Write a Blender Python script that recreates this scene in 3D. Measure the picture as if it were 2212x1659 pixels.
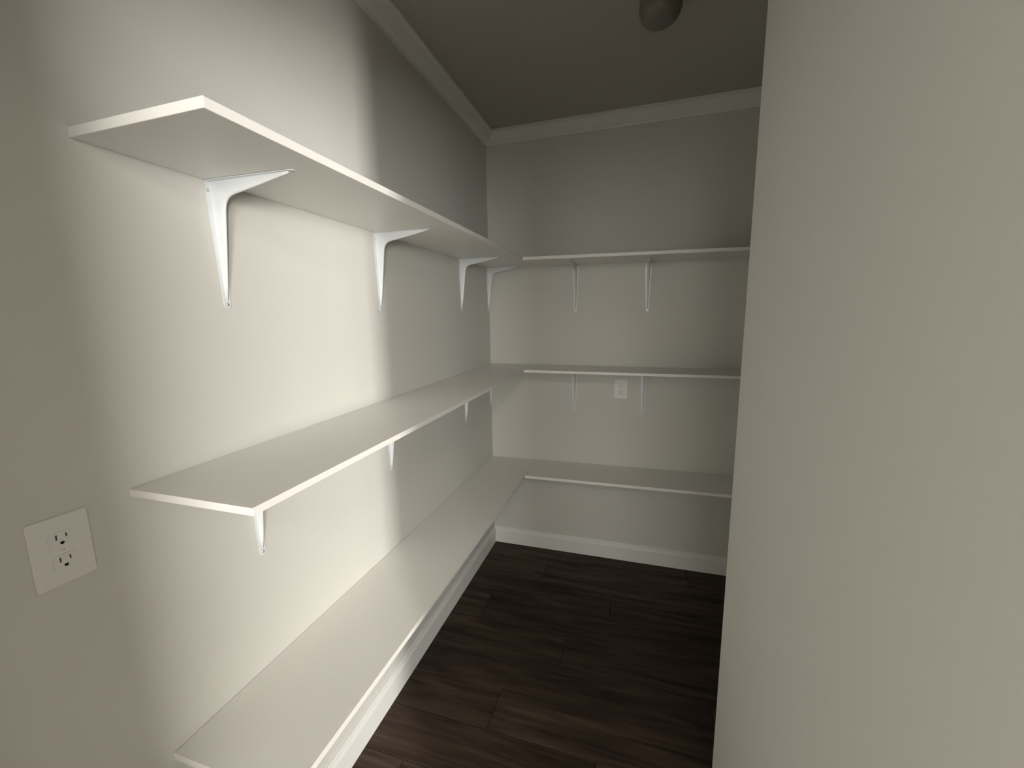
import bpy, bmesh, math, random
from mathutils import Matrix, Vector
random.seed(7)
S = bpy.context.scene
for o in list(bpy.data.objects):
    bpy.data.objects.remove(o)
C = S.collection

# ------------------------------------------------------------------ camera, light, exposure
YAW, PITCH, ROLL, FPX = -0.2986, -0.1567, -0.0149, 884.23
cy, sy, cp, sp = math.cos(YAW), math.sin(YAW), math.cos(PITCH), math.sin(PITCH)
F = Vector((sy*cp, cy*cp, sp)); R = Vector((cy, -sy, 0)); U = R.cross(F)
cr, sr = math.cos(ROLL), math.sin(ROLL)
R2 = cr*R + sr*U; U2 = -sr*R + cr*U
cam = bpy.data.cameras.new('camera'); camo = bpy.data.objects.new('camera', cam); C.objects.link(camo)
camo.matrix_world = Matrix(((R2.x, U2.x, -F.x, 0.9028), (R2.y, U2.y, -F.y, 0.0), (R2.z, U2.z, -F.z, 1.5059), (0, 0, 0, 1)))
cam.sensor_fit = 'HORIZONTAL'; cam.sensor_width = 36.0; cam.lens = 36.0*FPX/2212.0
cam.clip_start = 0.02
S.camera = camo

W = bpy.data.worlds.new('world'); S.world = W; W.use_nodes = True
W.node_tree.nodes['Background'].inputs[0].default_value = (0.9, 0.95, 1.0, 1)
W.node_tree.nodes['Background'].inputs[1].default_value = 0.0

def area(name, loc, target, sx, sz, power, col):
    l = bpy.data.lights.new(name, 'AREA'); l.shape = 'RECTANGLE'; l.size = sx; l.size_y = sz
    l.energy = power; l.color = col
    o = bpy.data.objects.new(name, l); C.objects.link(o); o.location = loc
    d = Vector(target) - Vector(loc)
    o.rotation_euler = d.to_track_quat('-Z', 'Y').to_euler()
    return o
# light of the adjoining room: a tall narrow sidelight window, two added fill panels, a ceiling lamp, an added fill bulb
def bulb(name, loc, radius, power, col):
    l = bpy.data.lights.new(name, 'POINT'); l.shadow_soft_size = radius; l.energy = power; l.color = col
    o = bpy.data.objects.new(name, l); C.objects.link(o); o.location = loc
    return o
area('sidelight_daylight', (4.78, -3.83, 1.45), (0.0, 1.2, 1.3), 0.28, 1.7, 400, (1.0, 0.955, 0.90))
area('back_fill_panel', (1.1, -4.8, 1.75), (0.9, 1.0, 1.0), 1.6, 1.5, 52, (1.0, 0.99, 0.95))  # unseen fill panel, added to brighten the back wall
area('side_fill_panel', (3.7, -4.8, 1.75), (0.0, 1.5, 1.0), 1.6, 1.5, 250, (1.0, 0.985, 0.95))  # unseen fill panel, added to brighten the left wall past the bright band
bulb('far_fill_bulb', (3.6, -2.66, 2.45), 0.10, 40, (1.0, 0.95, 0.87))  # unseen bulb added as extra fill from beyond the column
bulb('ceiling_lamp', (1.25, -1.10, 2.25), 0.10, 30, (1.0, 0.94, 0.87))

S.view_settings.view_transform = 'Standard'
S.view_settings.look = 'None'
S.view_settings.gamma = 1.0
S.view_settings.use_curve_mapping = False
S.view_settings.exposure = 0.0

# ------------------------------------------------------------------ materials
def mat(name, col, rough=0.6, spec=0.4, noise=None, bump=None, metal=0.0):
    m = bpy.data.materials.new(name); m.use_nodes = True
    nt = m.node_tree; b = nt.nodes['Principled BSDF']
    b.inputs['Base Color'].default_value = (*col, 1)
    b.inputs['Roughness'].default_value = rough
    b.inputs['Specular IOR Level'].default_value = spec
    b.inputs['Metallic'].default_value = metal
    tc = nt.nodes.new('ShaderNodeTexCoord')
    if noise:
        sc, amt = noise
        n = nt.nodes.new('ShaderNodeTexNoise'); n.inputs['Scale'].default_value = sc; n.inputs['Detail'].default_value = 4
        nt.links.new(tc.outputs['Object'], n.inputs['Vector'])
        r = nt.nodes.new('ShaderNodeMixRGB'); r.blend_type = 'MIX'
        r.inputs[1].default_value = (*[c*(1-amt) for c in col], 1); r.inputs[2].default_value = (*[min(1, c*(1+amt)) for c in col], 1)
        nt.links.new(n.outputs['Fac'], r.inputs[0]); nt.links.new(r.outputs[0], b.inputs['Base Color'])
    if bump:
        sc, st = bump
        n = nt.nodes.new('ShaderNodeTexNoise'); n.inputs['Scale'].default_value = sc; n.inputs['Detail'].default_value = 3
        nt.links.new(tc.outputs['Object'], n.inputs['Vector'])
        bp = nt.nodes.new('ShaderNodeBump'); bp.inputs['Strength'].default_value = st; bp.inputs['Distance'].default_value = 0.002
        nt.links.new(n.outputs['Fac'], bp.inputs['Height']); nt.links.new(bp.outputs[0], b.inputs['Normal'])
    return m
M_WALL = mat('greige_wall_paint', (0.67, 0.662, 0.62), 0.75, 0.25, noise=(1.3, 0.02), bump=(160, 0.06))
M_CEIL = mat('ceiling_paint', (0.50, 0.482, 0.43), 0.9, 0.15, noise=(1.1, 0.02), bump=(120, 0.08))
M_TRIM = mat('white_trim_paint', (0.80, 0.80, 0.77), 0.4, 0.4, noise=(3, 0.015))
M_SHELF = mat('white_shelf_paint', (0.85, 0.838, 0.80), 0.42, 0.4, noise=(5, 0.02), bump=(60, 0.03))
M_BRKT = mat('white_enamel_metal', (0.75, 0.785, 0.80), 0.35, 0.5, noise=(12, 0.02))
M_PLATE = mat('white_plastic_plate', (0.80, 0.795, 0.775), 0.35, 0.4, noise=(20, 0.01))
M_SLOT = mat('dark_socket_slot', (0.012, 0.011, 0.010), 0.8, 0.1, noise=(30, 0.05))
M_SLOTG = mat('shaded_contact_slot', (0.10, 0.095, 0.085), 0.7, 0.2, noise=(30, 0.05))
M_SCREW = mat('zinc_screw', (0.55, 0.55, 0.54), 0.35, 0.5, noise=(40, 0.03), metal=0.6)
M_GLASS = mat('dull_glass_dome', (0.20, 0.185, 0.16), 0.35, 0.4, noise=(8, 0.03))
M_FIXT = mat('bronze_fixture_metal', (0.12, 0.105, 0.085), 0.55, 0.4, noise=(10, 0.05))
M_FLOORB = mat('dark_subfloor', (0.02, 0.016, 0.012), 0.9, 0.1, noise=(5, 0.1))

def wood():
    m = bpy.data.materials.new('dark_brown_wood_plank'); m.use_nodes = True
    nt = m.node_tree; b = nt.nodes['Principled BSDF']; L = nt.links.new
    tc = nt.nodes.new('ShaderNodeTexCoord'); oi = nt.nodes.new('ShaderNodeObjectInfo')
    add = nt.nodes.new('ShaderNodeVectorMath'); add.operation = 'ADD'
    sc = nt.nodes.new('ShaderNodeVectorMath'); sc.operation = 'SCALE'; sc.inputs[3].default_value = 37.0
    cmb = nt.nodes.new('ShaderNodeCombineXYZ')
    for i in range(3): L(oi.outputs['Random'], cmb.inputs[i])
    L(cmb.outputs[0], sc.inputs[0]); L(tc.outputs['Object'], add.inputs[0]); L(sc.outputs[0], add.inputs[1])
    mp = nt.nodes.new('ShaderNodeMapping'); mp.inputs['Scale'].default_value = (1.6, 16, 16); L(add.outputs[0], mp.inputs[0])
    n = nt.nodes.new('ShaderNodeTexNoise'); n.inputs['Scale'].default_value = 1.6; n.inputs['Detail'].default_value = 7; n.inputs['Distortion'].default_value = 0.8
    L(mp.outputs[0], n.inputs['Vector'])
    cr = nt.nodes.new('ShaderNodeValToRGB')
    cr.color_ramp.elements[0].position = 0.3; cr.color_ramp.elements[0].color = (0.022, 0.014, 0.010, 1)
    cr.color_ramp.elements[1].position = 0.72; cr.color_ramp.elements[1].color = (0.085, 0.058, 0.042, 1)
    L(n.outputs['Fac'], cr.inputs[0])
    mr = nt.nodes.new('ShaderNodeMapRange'); mr.inputs['To Min'].default_value = 0.75; mr.inputs['To Max'].default_value = 1.2
    L(oi.outputs['Random'], mr.inputs['Value'])
    mul = nt.nodes.new('ShaderNodeVectorMath'); mul.operation = 'SCALE'; L(cr.outputs[0], mul.inputs[0]); L(mr.outputs[0], mul.inputs[3])
    L(mul.outputs[0], b.inputs['Base Color'])
    b.inputs['Roughness'].default_value = 0.6; b.inputs['Specular IOR Level'].default_value = 0.2
    bp = nt.nodes.new('ShaderNodeBump'); bp.inputs['Strength'].default_value = 0.15; bp.inputs['Distance'].default_value = 0.002
    L(n.outputs['Fac'], bp.inputs['Height']); L(bp.outputs[0], b.inputs['Normal'])
    return m
M_WOOD = wood()

# ------------------------------------------------------------------ mesh helpers
def add_box(bm, lo, hi):
    vs = [bm.verts.new((x, y, z)) for x in (lo[0], hi[0]) for y in (lo[1], hi[1]) for z in (lo[2], hi[2])]
    for f in ((0, 1, 3, 2), (4, 6, 7, 5), (0, 4, 5, 1), (2, 3, 7, 6), (0, 2, 6, 4), (1, 5, 7, 3)):
        bm.faces.new([vs[i] for i in f])
    return vs
def link(name, bm, m, parent=None, smooth=False):
    bmesh.ops.recalc_face_normals(bm, faces=bm.faces)
    me = bpy.data.meshes.new(name); bm.to_mesh(me); bm.free(); me.materials.append(m)
    if smooth:
        for p in me.polygons: p.use_smooth = True
    o = bpy.data.objects.new(name, me); C.objects.link(o)
    if parent: o.parent = parent
    return o
def bevel(bm, w, seg=2, edges=None):
    bmesh.ops.bevel(bm, geom=edges or list(bm.edges), offset=w, segments=seg, affect='EDGES', profile=0.5)
def box(name, lo, hi, m, parent=None, bw=0, seg=2):
    bm = bmesh.new(); add_box(bm, lo, hi)
    if bw: bevel(bm, bw, seg)
    return link(name, bm, m, parent)
def struct(o, label=None):
    o['kind'] = 'structure'
    if label: o['label'] = label
    return o
def prism(bm, prof, p0, axis_u, axis_v, along):
    """profile points (u, v) swept from p0 by the vector along"""
    p0, au, av, al = Vector(p0), Vector(axis_u), Vector(axis_v), Vector(along)
    a = [bm.verts.new(p0 + au*u + av*v) for u, v in prof]
    b = [bm.verts.new(p0 + au*u + av*v + al) for u, v in prof]
    n = len(prof)
    for i in range(n): bm.faces.new((a[i], a[(i+1) % n], b[(i+1) % n], b[i]))
    bm.faces.new(a[::-1]); bm.faces.new(b)

# ------------------------------------------------------------------ setting
D = 2.4744            # back wall
HC = 2.5225           # bottom of the crown moulding
H = 2.587             # ceiling
XR = 2.10             # far right wall of the pantry
PX, PY, PT = 1.153, 1.15, 0.115   # far free corner of the partition beside the camera
YN = 0.055            # the partition's near corner, where the pantry opens to the next room
KX, KY = 6.0, -5.4    # adjoining rooms
T = 0.12
struct(box('wall_left', (-T, KY, 0), (0, D+T, H), M_WALL))
struct(box('wall_back', (0, D, 0), (XR, D+T, H), M_WALL))
struct(box('wall_right', (XR, PY-PT, 0), (XR+T, D+T, H), M_WALL))
bm = bmesh.new()
vs = [(PX, YN), (KX, YN), (KX, YN+PT), (PX+PT, YN+PT), (PX+PT, PY-PT), (XR, PY-PT), (XR, PY), (PX, PY)]
lo_ = [bm.verts.new((x, y, 0)) for x, y in vs]; hi_ = [bm.verts.new((x, y, H)) for x, y in vs]
for i in range(8): bm.faces.new((lo_[i], lo_[(i+1) % 8], hi_[(i+1) % 8], hi_[i]))
bm.faces.new(lo_); bm.faces.new(hi_)
bevel(bm, 0.008, 4, [e for e in bm.edges if all(abs(v.co.x-PX) < 1e-6 for v in e.verts) and abs(e.verts[0].co.z-e.verts[1].co.z) > 1])
struct(link('wall_partition', bm, M_WALL))
bm = bmesh.new(); add_box(bm, (0, -0.22, 0), (0.50, -0.10, H)); add_box(bm, (0.50, -0.22, 2.09), (1.75, -0.10, H)); add_box(bm, (PX+0.012, -0.10, 2.09), (1.75, YN, H))
struct(link('wall_near_blocker', bm, M_WALL))                                                # unseen stub and header, shaped to dim the near and upper left wall
struct(box('column_light_blocker', (2.88, -2.62, 0), (3.0, -2.125, H), M_WALL))  # unseen blocker, added to fade the near side of the light band
struct(box('wall_far_right', (KX, KY, 0), (KX+T, YN, H), M_WALL))
struct(box('wall_behind', (-T, KY-T, 0), (KX+T, KY, H), M_WALL))
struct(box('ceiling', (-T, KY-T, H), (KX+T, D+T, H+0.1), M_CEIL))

fl = struct(box('floor', (-T, KY-T, -0.12), (KX+T, D+T, -0.012), M_FLOORB))
# planks run across the pantry, parallel to the back wall
pw, pl = 0.18, 1.22
cache = {}
def plank(x0, x1, y0, y1):
    k = (round(x1-x0, 3), round(y1-y0, 3))
    if k not in cache:
        bm = bmesh.new(); add_box(bm, (0, 0, -0.0115), (x1-x0, y1-y0, 0.0))
        bevel(bm, 0.0012, 1, [e for e in bm.edges if e.verts[0].co.z > -0.001 and e.verts[1].co.z > -0.001])
        me = bpy.data.meshes.new('plank'); bmesh.ops.recalc_face_normals(bm, faces=bm.faces); bm.to_mesh(me); bm.free(); me.materials.append(M_WOOD)
        cache[k] = me
    o = bpy.data.objects.new('plank', cache[k]); C.objects.link(o); o.location = (x0, y0, 0); o.parent = fl
y = D; r = 0
while y > -1.2:
    y0 = y-pw
    lo, hi = 0.0, (XR if y > PY else PX)
    if y0 < YN: hi = 3.0
    x = lo - [0.0, 0.81, 0.41, 1.05, 0.6][r % 5]
    while x < hi-0.02:
        a, b = max(x, lo), min(x+pl, hi)
        if b-a > 0.03: plank(a+0.0008, b-0.0008, y0+0.0008, y-0.0008)
        x += pl
    y = y0; r += 1
# remaining floor of the adjoining room
y = y0
struct(box('floor_beyond', (0, KY, -0.0119), (KX, y0-0.001, 0), M_WOOD))

# crown moulding
cd = H-HC
CP = [(0, 0), (0.008, 0), (0.010, 0.008), (0.022, 0.016), (0.036, 0.030), (0.048, 0.046), (0.056, 0.052), (0.064, 0.054), (0.064, cd), (0, cd)]
def crown(name, p0, u, along):
    bm = bmesh.new(); prism(bm, CP, p0, u, (0, 0, 1), along); struct(link(name, bm, M_TRIM))
crown('trim_1', (0, D, HC), (0, -1, 0), (XR, 0, 0))
crown('trim_2', (0, -0.10, HC), (1, 0, 0), (0, D+0.10, 0))
crown('trim_3', (PX, YN, HC), (-1, 0, 0), (0, PY-YN, 0))
# baseboards
BH = 0.110
BP = [(0, 0), (0.014, 0), (0.014, BH-0.028), (0.012, BH-0.020), (0.0085, BH-0.014), (0.0075, BH-0.004), (0.005, BH), (0, BH)]
def base(name, p0, u, along):
    bm = bmesh.new(); prism(bm, BP, p0, u, (0, 0, 1), along); return struct(link(name, bm, M_TRIM))
base('baseboard_left', (0, -0.10, 0), (1, 0, 0), (0, D+0.10, 0))
base('baseboard_back', (0.0, D, 0), (0, -1, 0), (XR, 0, 0))
base('baseboard_right', (XR, PY, 0), (-1, 0, 0), (0, D-PY, 0))
base('baseboard_partition', (PX, YN, 0), (-1, 0, 0), (0, PY-YN, 0))

# ------------------------------------------------------------------ shelves
SD, DB = 0.300, 0.2893
LV = {'top': (1.8275, 1.8383, 1.8178, 0.0165), 'middle': (1.2026, 1.2284, 1.2193, 0.0145), 'bottom': (0.6189, 0.607, 0.615, 0.016)}
def zl(k, y): n, f, r, t = LV[k]; return n+(f-n)*(y-0.5)/(D-0.5)
def zb(k, x): n, f, r, t = LV[k]; return f+(r-f)*x/1.5
def tag(o, label, cat, group=None):
    o['label'] = label; o['category'] = cat
    if group: o['group'] = group
    return o
YE = 0.4834
def board(k, side, label):
    t = LV[k][3]
    bm = bmesh.new()
    if side == 'left': add_box(bm, (0.0006, YE, -t), (SD, D-0.0006, 0))
    else: add_box(bm, (SD+0.0005, D-DB, -t), (XR-0.0006, D-0.0006, 0))
    bevel(bm, 0.0012, 2)
    for v in bm.verts:
        v.co.z += zl(k, v.co.y) if side == 'left' else zb(k, v.co.x)
    o = link('shelf_board', bm, M_SHELF)
    tag(o, label, 'shelf')
board('top', 'left', 'highest white shelf board on the left wall, its shaded underside showing with four brackets')
board('top', 'back', 'highest white shelf board on the back wall, seen edge-on just above eye level')
board('middle', 'left', 'middle white shelf board on the left wall, with brightly lit top and front edge')
board('middle', 'back', 'middle white shelf board on the back wall, directly above the small wall outlet')
board('bottom', 'left', 'lowest long white shelf board on the left wall, above the baseboard and dark floor')
board('bottom', 'back', 'lowest white shelf board on the back wall, above the white baseboard')

# ------------------------------------------------------------------ brackets
LEG, ARM = 0.272, 0.228
def bracket_meshes():
    """local axes: x = out from the wall, y = along the wall, z = up; the inside corner sits at 0,0,0"""
    def strip(L, wide, narrow, vertical):
        bm = bmesh.new(); th = 0.0016
        n = 10; pts = []
        for s in (-1, 1):
            row = [(0.0, s*wide/2), (0.03, s*wide/2), (L-narrow/2, s*narrow/2)]
            if s < 0: pts += row
            else: back = row[::-1]
        tip = [(L-narrow/2+narrow/2*math.cos(a), narrow/2*math.sin(a)) for a in [math.radians(-60+30*i) for i in range(5)]]
        pts = pts+tip+back
        for s, h in ((0, 0.0002), (1, th)): pass
        def P(l, w, h): return (h, w, -l) if vertical else (l, w, -h)
        a = [bm.verts.new(P(l, w, 0.0002)) for l, w in pts]; b = [bm.verts.new(P(l, w, th)) for l, w in pts]
        m = len(pts)
        for i in range(m): bm.faces.new((a[i], a[(i+1) % m], b[(i+1) % m], b[i]))
        bm.faces.new(a); bm.faces.new(b)
        return bm
    wall = strip(LEG, 0.036, 0.016, True); arm = strip(ARM, 0.036, 0.016, False)
    # hollow-looking stamped rib: base on the two flanges, rounded ridge
    rib = bmesh.new(); rings = []
    path = []   # (base point, ridge point, half width of base, half width of ridge)
    def lerp(a, b, t): return a+(b-a)*t
    Lt, At = LEG-0.020, ARM-0.018
    for i in range(7):
        t = i/6; z = lerp(Lt, 0.062, t); dpt = lerp(0.004, 0.030, t**0.9)
        path.append(((0.001, -z), (dpt, -z), lerp(0.0035, 0.0068, t), lerp(0.0015, 0.0042, t)))
    # fillet between the two arms
    c0 = Vector((0.030, -0.062)); c1 = Vector((0.062, -0.030)); ctl = Vector((0.034, -0.034))
    for i in range(1, 6):
        t = i/6; p = c0*(1-t)**2+ctl*2*t*(1-t)+c1*t*t
        b = Vector((0.001, lerp(-0.062, -0.001, min(1, 2*t)))) if t <= 0.5 else Vector((lerp(0.001, 0.062, 2*t-1), -0.001))
        path.append(((b.x, b.y), (p.x, p.y), 0.0068, 0.0042))
    for i in range(7):
        t = i/6; x = lerp(0.062, At, t); dpt = lerp(0.030, 0.004, t**1.1)
        path.append(((x, -0.001), (x, -dpt), lerp(0.0068, 0.0035, t), lerp(0.0042, 0.0015, t)))
    for (b, r, wb, wr) in path:
        b, r = Vector(b), Vector(r); ring = []
        for w, h in ((-wb, 0), (-lerp(wb, wr, 0.75), 0.45), (-wr, 0.88), (-wr*0.55, 0.97), (0, 1), (wr*0.55, 0.97), (wr, 0.88), (lerp(wb, wr, 0.75), 0.45), (wb, 0)):
            q = b+(r-b)*h; ring.append(rib.verts.new((q.x, w, q.y)))
        rings.append(ring)
    for a, b in zip(rings, rings[1:]):
        for i in range(len(a)-1): rib.faces.new((a[i], a[i+1], b[i+1], b[i]))
    rib.faces.new(rings[0]); rib.faces.new(rings[-1])
    return wall, arm, rib
def screw_bm(r=0.0038):
    bm = bmesh.new()
    bmesh.ops.create_cone(bm, cap_ends=True, segments=14, radius1=r, radius2=r*0.55, depth=0.0022)
    return bm
proto = bpy.data.objects.new('shelf_bracket', None); C.objects.link(proto); proto.empty_display_size = 0.05
w_, a_, r_ = bracket_meshes()
link('wall_flange', w_, M_BRKT, proto); link('shelf_flange', a_, M_BRKT, proto); link('rib', r_, M_BRKT, proto, smooth=True)
s0 = link('screw', screw_bm(), M_SCREW, proto); s0.rotation_euler = (0, math.pi/2, 0); s0.location = (0.0026, -0.0138, -0.020)
for (loc, rot) in (((0.0026, 0.0, -(LEG-0.009)), (0, math.pi/2, 0)), ((0.020, 0.0138, -0.0026), (math.pi, 0, 0)), ((ARM-0.008, 0.0, -0.0026), (math.pi, 0, 0))):
    s = s0.copy(); C.objects.link(s); s.parent = proto; s.location = loc; s.rotation_euler = rot
BR = [
 ('top', 'L', 0.722, 'white metal bracket nearest the camera, under the highest left-wall shelf, fully in view'),
 ('top', 'L', 1.315, 'white metal bracket beside the bright light patch, second along under the highest left-wall shelf'),
 ('top', 'L', 2.040, 'white metal bracket in shade under the highest left-wall shelf, third from the camera'),
 ('top', 'L', 2.450, 'white metal bracket tucked into the room corner under the highest left-wall shelf'),
 ('middle', 'L', 0.735, 'bracket under the free near corner of the middle left-wall shelf, only its lower leg showing'),
 ('middle', 'L', 1.318, 'bracket below the middle left-wall shelf where the bright light patch ends'),
 ('middle', 'L', 2.047, 'bracket in shade under the middle left-wall shelf, third from the camera'),
 ('middle', 'L', 2.450, 'faint bracket in the room corner under the middle left-wall shelf'),
 ('top', 'B', 0.543, 'left one of two brackets on the back wall under the highest shelf'),
 ('top', 'B', 0.948, 'right one of two brackets on the back wall under the highest shelf'),
 ('middle', 'B', 0.542, 'bracket left of the small outlet under the middle back-wall shelf'),
 ('middle', 'B', 0.944, 'bracket right of the small outlet under the middle back-wall shelf'),
]
kids = list(proto.children)
for i, (k, side, p, label) in enumerate(BR):
    if i == 0: o = proto
    else:
        o = proto.copy(); C.objects.link(o)
        for ch in kids:
            c = ch.copy(); C.objects.link(c); c.parent = o
    t = LV[k][3]
    if side == 'L':
        o.location = (0.0002, p, zl(k, p)-t-0.0004); o.rotation_euler = (-math.atan(-(LV[k][1]-LV[k][0])/(D-0.5)), 0, 0)
    else:
        o.location = (p, D-0.0002, zb(k, p)-t-0.0004); o.rotation_euler = (0, 0, -math.pi/2)
    tag(o, label, 'bracket', 'white shelf brackets')

# ------------------------------------------------------------------ outlets
def outlet():
    """local axes: x = to the right seen from the front, z = up, -y = out of the wall"""
    root = bpy.data.objects.new('wall_outlet', None); C.objects.link(root)
    w, h, th = 0.0765, 0.117, 0.005
    bm = bmesh.new()
    n = 5; rc = 0.004; pts = []
    for cx_, cz_, a0 in ((w/2-rc, h/2-rc, 0), (-w/2+rc, h/2-rc, 90), (-w/2+rc, -h/2+rc, 180), (w/2-rc, -h/2+rc, 270)):
        for i in range(n):
            a = math.radians(a0+90*i/(n-1)); pts.append((cx_+rc*math.cos(a), cz_+rc*math.sin(a)))
    lay = [(-0.0003, 1.0), (-0.003, 1.0), (-0.0045, 0.975), (-th, 0.94)]
    rows = []
    for yy, s in lay:
        rows.append([bm.verts.new((x-(1-s)*math.copysign(0.03, x), yy, z-(1-s)*math.copysign(0.03, z))) for x, z in pts])
    for a, b in zip(rows, rows[1:]):
        for i in range(len(pts)): bm.faces.new((a[i], a[(i+1) % len(pts)], b[(i+1) % len(pts)], b[i]))
    bm.faces.new(rows[0]); bm.faces.new(rows[-1])
    link('cover_plate', bm, M_PLATE, root)
    for dz in (0.0195, -0.0195):
        bm = bmesh.new(); rr = 0.0172; pr = []
        for i in range(32):
            a = 2*math.pi*i/32; z = max(-0.0135, min(0.0135, rr*math.sin(a))); pr.append((rr*math.cos(a), z))
        a_ = [bm.verts.new((x, -th+0.0006, z+dz)) for x, z in pr]; b_ = [bm.verts.new((x*0.96, -th-0.0014, z*0.96+dz)) for x, z in pr]
        for i in range(32): bm.faces.new((a_[i], a_[(i+1) % 32], b_[(i+1) % 32], b_[i]))
        bm.faces.new(a_); bm.faces.new(b_)
        rec = link('socket', bm, M_PLATE, root)
        yf = -th-0.0014
        box('slot', (-0.0073, yf-0.0003, dz+0.0005), (-0.0052, yf+0.0006, dz+0.0090), M_SLOTG, rec)
        box('slot', (0.0052, yf-0.0003, dz+0.0015), (0.0072, yf+0.0006, dz+0.0080), M_SLOTG, rec)
        bm = bmesh.new()
        pg = [(0.0026*math.cos(math.radians(180+180*i/10)), 0.0026*math.sin(math.radians(180+180*i/10))) for i in range(11)]+[(0.0026, 0.0022), (-0.0026, 0.0022)]
        a_ = [bm.verts.new((x, yf-0.0003, z+dz-0.0065)) for x, z in pg]; b_ = [bm.verts.new((x, yf+0.0006, z+dz-0.0065)) for x, z in pg]
        for i in range(len(pg)): bm.faces.new((a_[i], a_[(i+1) % len(pg)], b_[(i+1) % len(pg)], b_[i]))
        bm.faces.new(a_); bm.faces.new(b_)
        link('ground_hole', bm, M_SLOT, rec)
    s = link('screw', screw_bm(0.003), M_PLATE, root); s.rotation_euler = (math.pi/2, 0, 0); s.location = (0, -th-0.0006, 0)
    return root
oL = outlet(); oL.location = (0.0, 0.3805, 1.1405); oL.rotation_euler = (0, 0, math.pi/2)
tag(oL, "white two-socket outlet on the left wall near the camera, left of the middle shelf end", 'outlet')
oB = oL.copy(); C.objects.link(oB)
for ch in list(oL.children):
    c = ch.copy(); C.objects.link(c); c.parent = oB
    for g in ch.children:
        d = g.copy(); C.objects.link(d); d.parent = c
oB.location = (0.8155, D, 1.089); oB.rotation_euler = (0, 0, 0)
tag(oB, 'small white outlet on the back wall just below the middle shelf', 'outlet')

# ------------------------------------------------------------------ ceiling light
def lathe(bm, prof, seg=40):
    rows = []
    for r, z in prof:
        rows.append([bm.verts.new((max(r, 1e-4)*math.cos(2*math.pi*i/seg), max(r, 1e-4)*math.sin(2*math.pi*i/seg), z)) for i in range(seg)])
    for a, b in zip(rows, rows[1:]):
        for i in range(seg): bm.faces.new((a[i], a[(i+1) % seg], b[(i+1) % seg], b[i]))
    bm.faces.new(rows[0]); bm.faces.new(rows[-1])
cl = bpy.data.objects.new('ceiling_light', None); C.objects.link(cl); cl.location = (0.940, 1.63, H)
bm = bmesh.new(); lathe(bm, [(0.066, -0.0002), (0.069, -0.005), (0.069, -0.016), (0.064, -0.022), (0.058, -0.023)]); link('base', bm, M_FIXT, cl, True)
bm = bmesh.new(); lathe(bm, [(0.0575, -0.0225), (0.066, -0.034), (0.069, -0.052), (0.068, -0.070), (0.062, -0.086), (0.051, -0.099), (0.036, -0.107), (0.018, -0.1115), (0.0, -0.1125)]); link('dome', bm, M_GLASS, cl, True)
tag(cl, 'dark unlit round light fixture on the ceiling, cut off by the top of the picture', 'ceiling light')
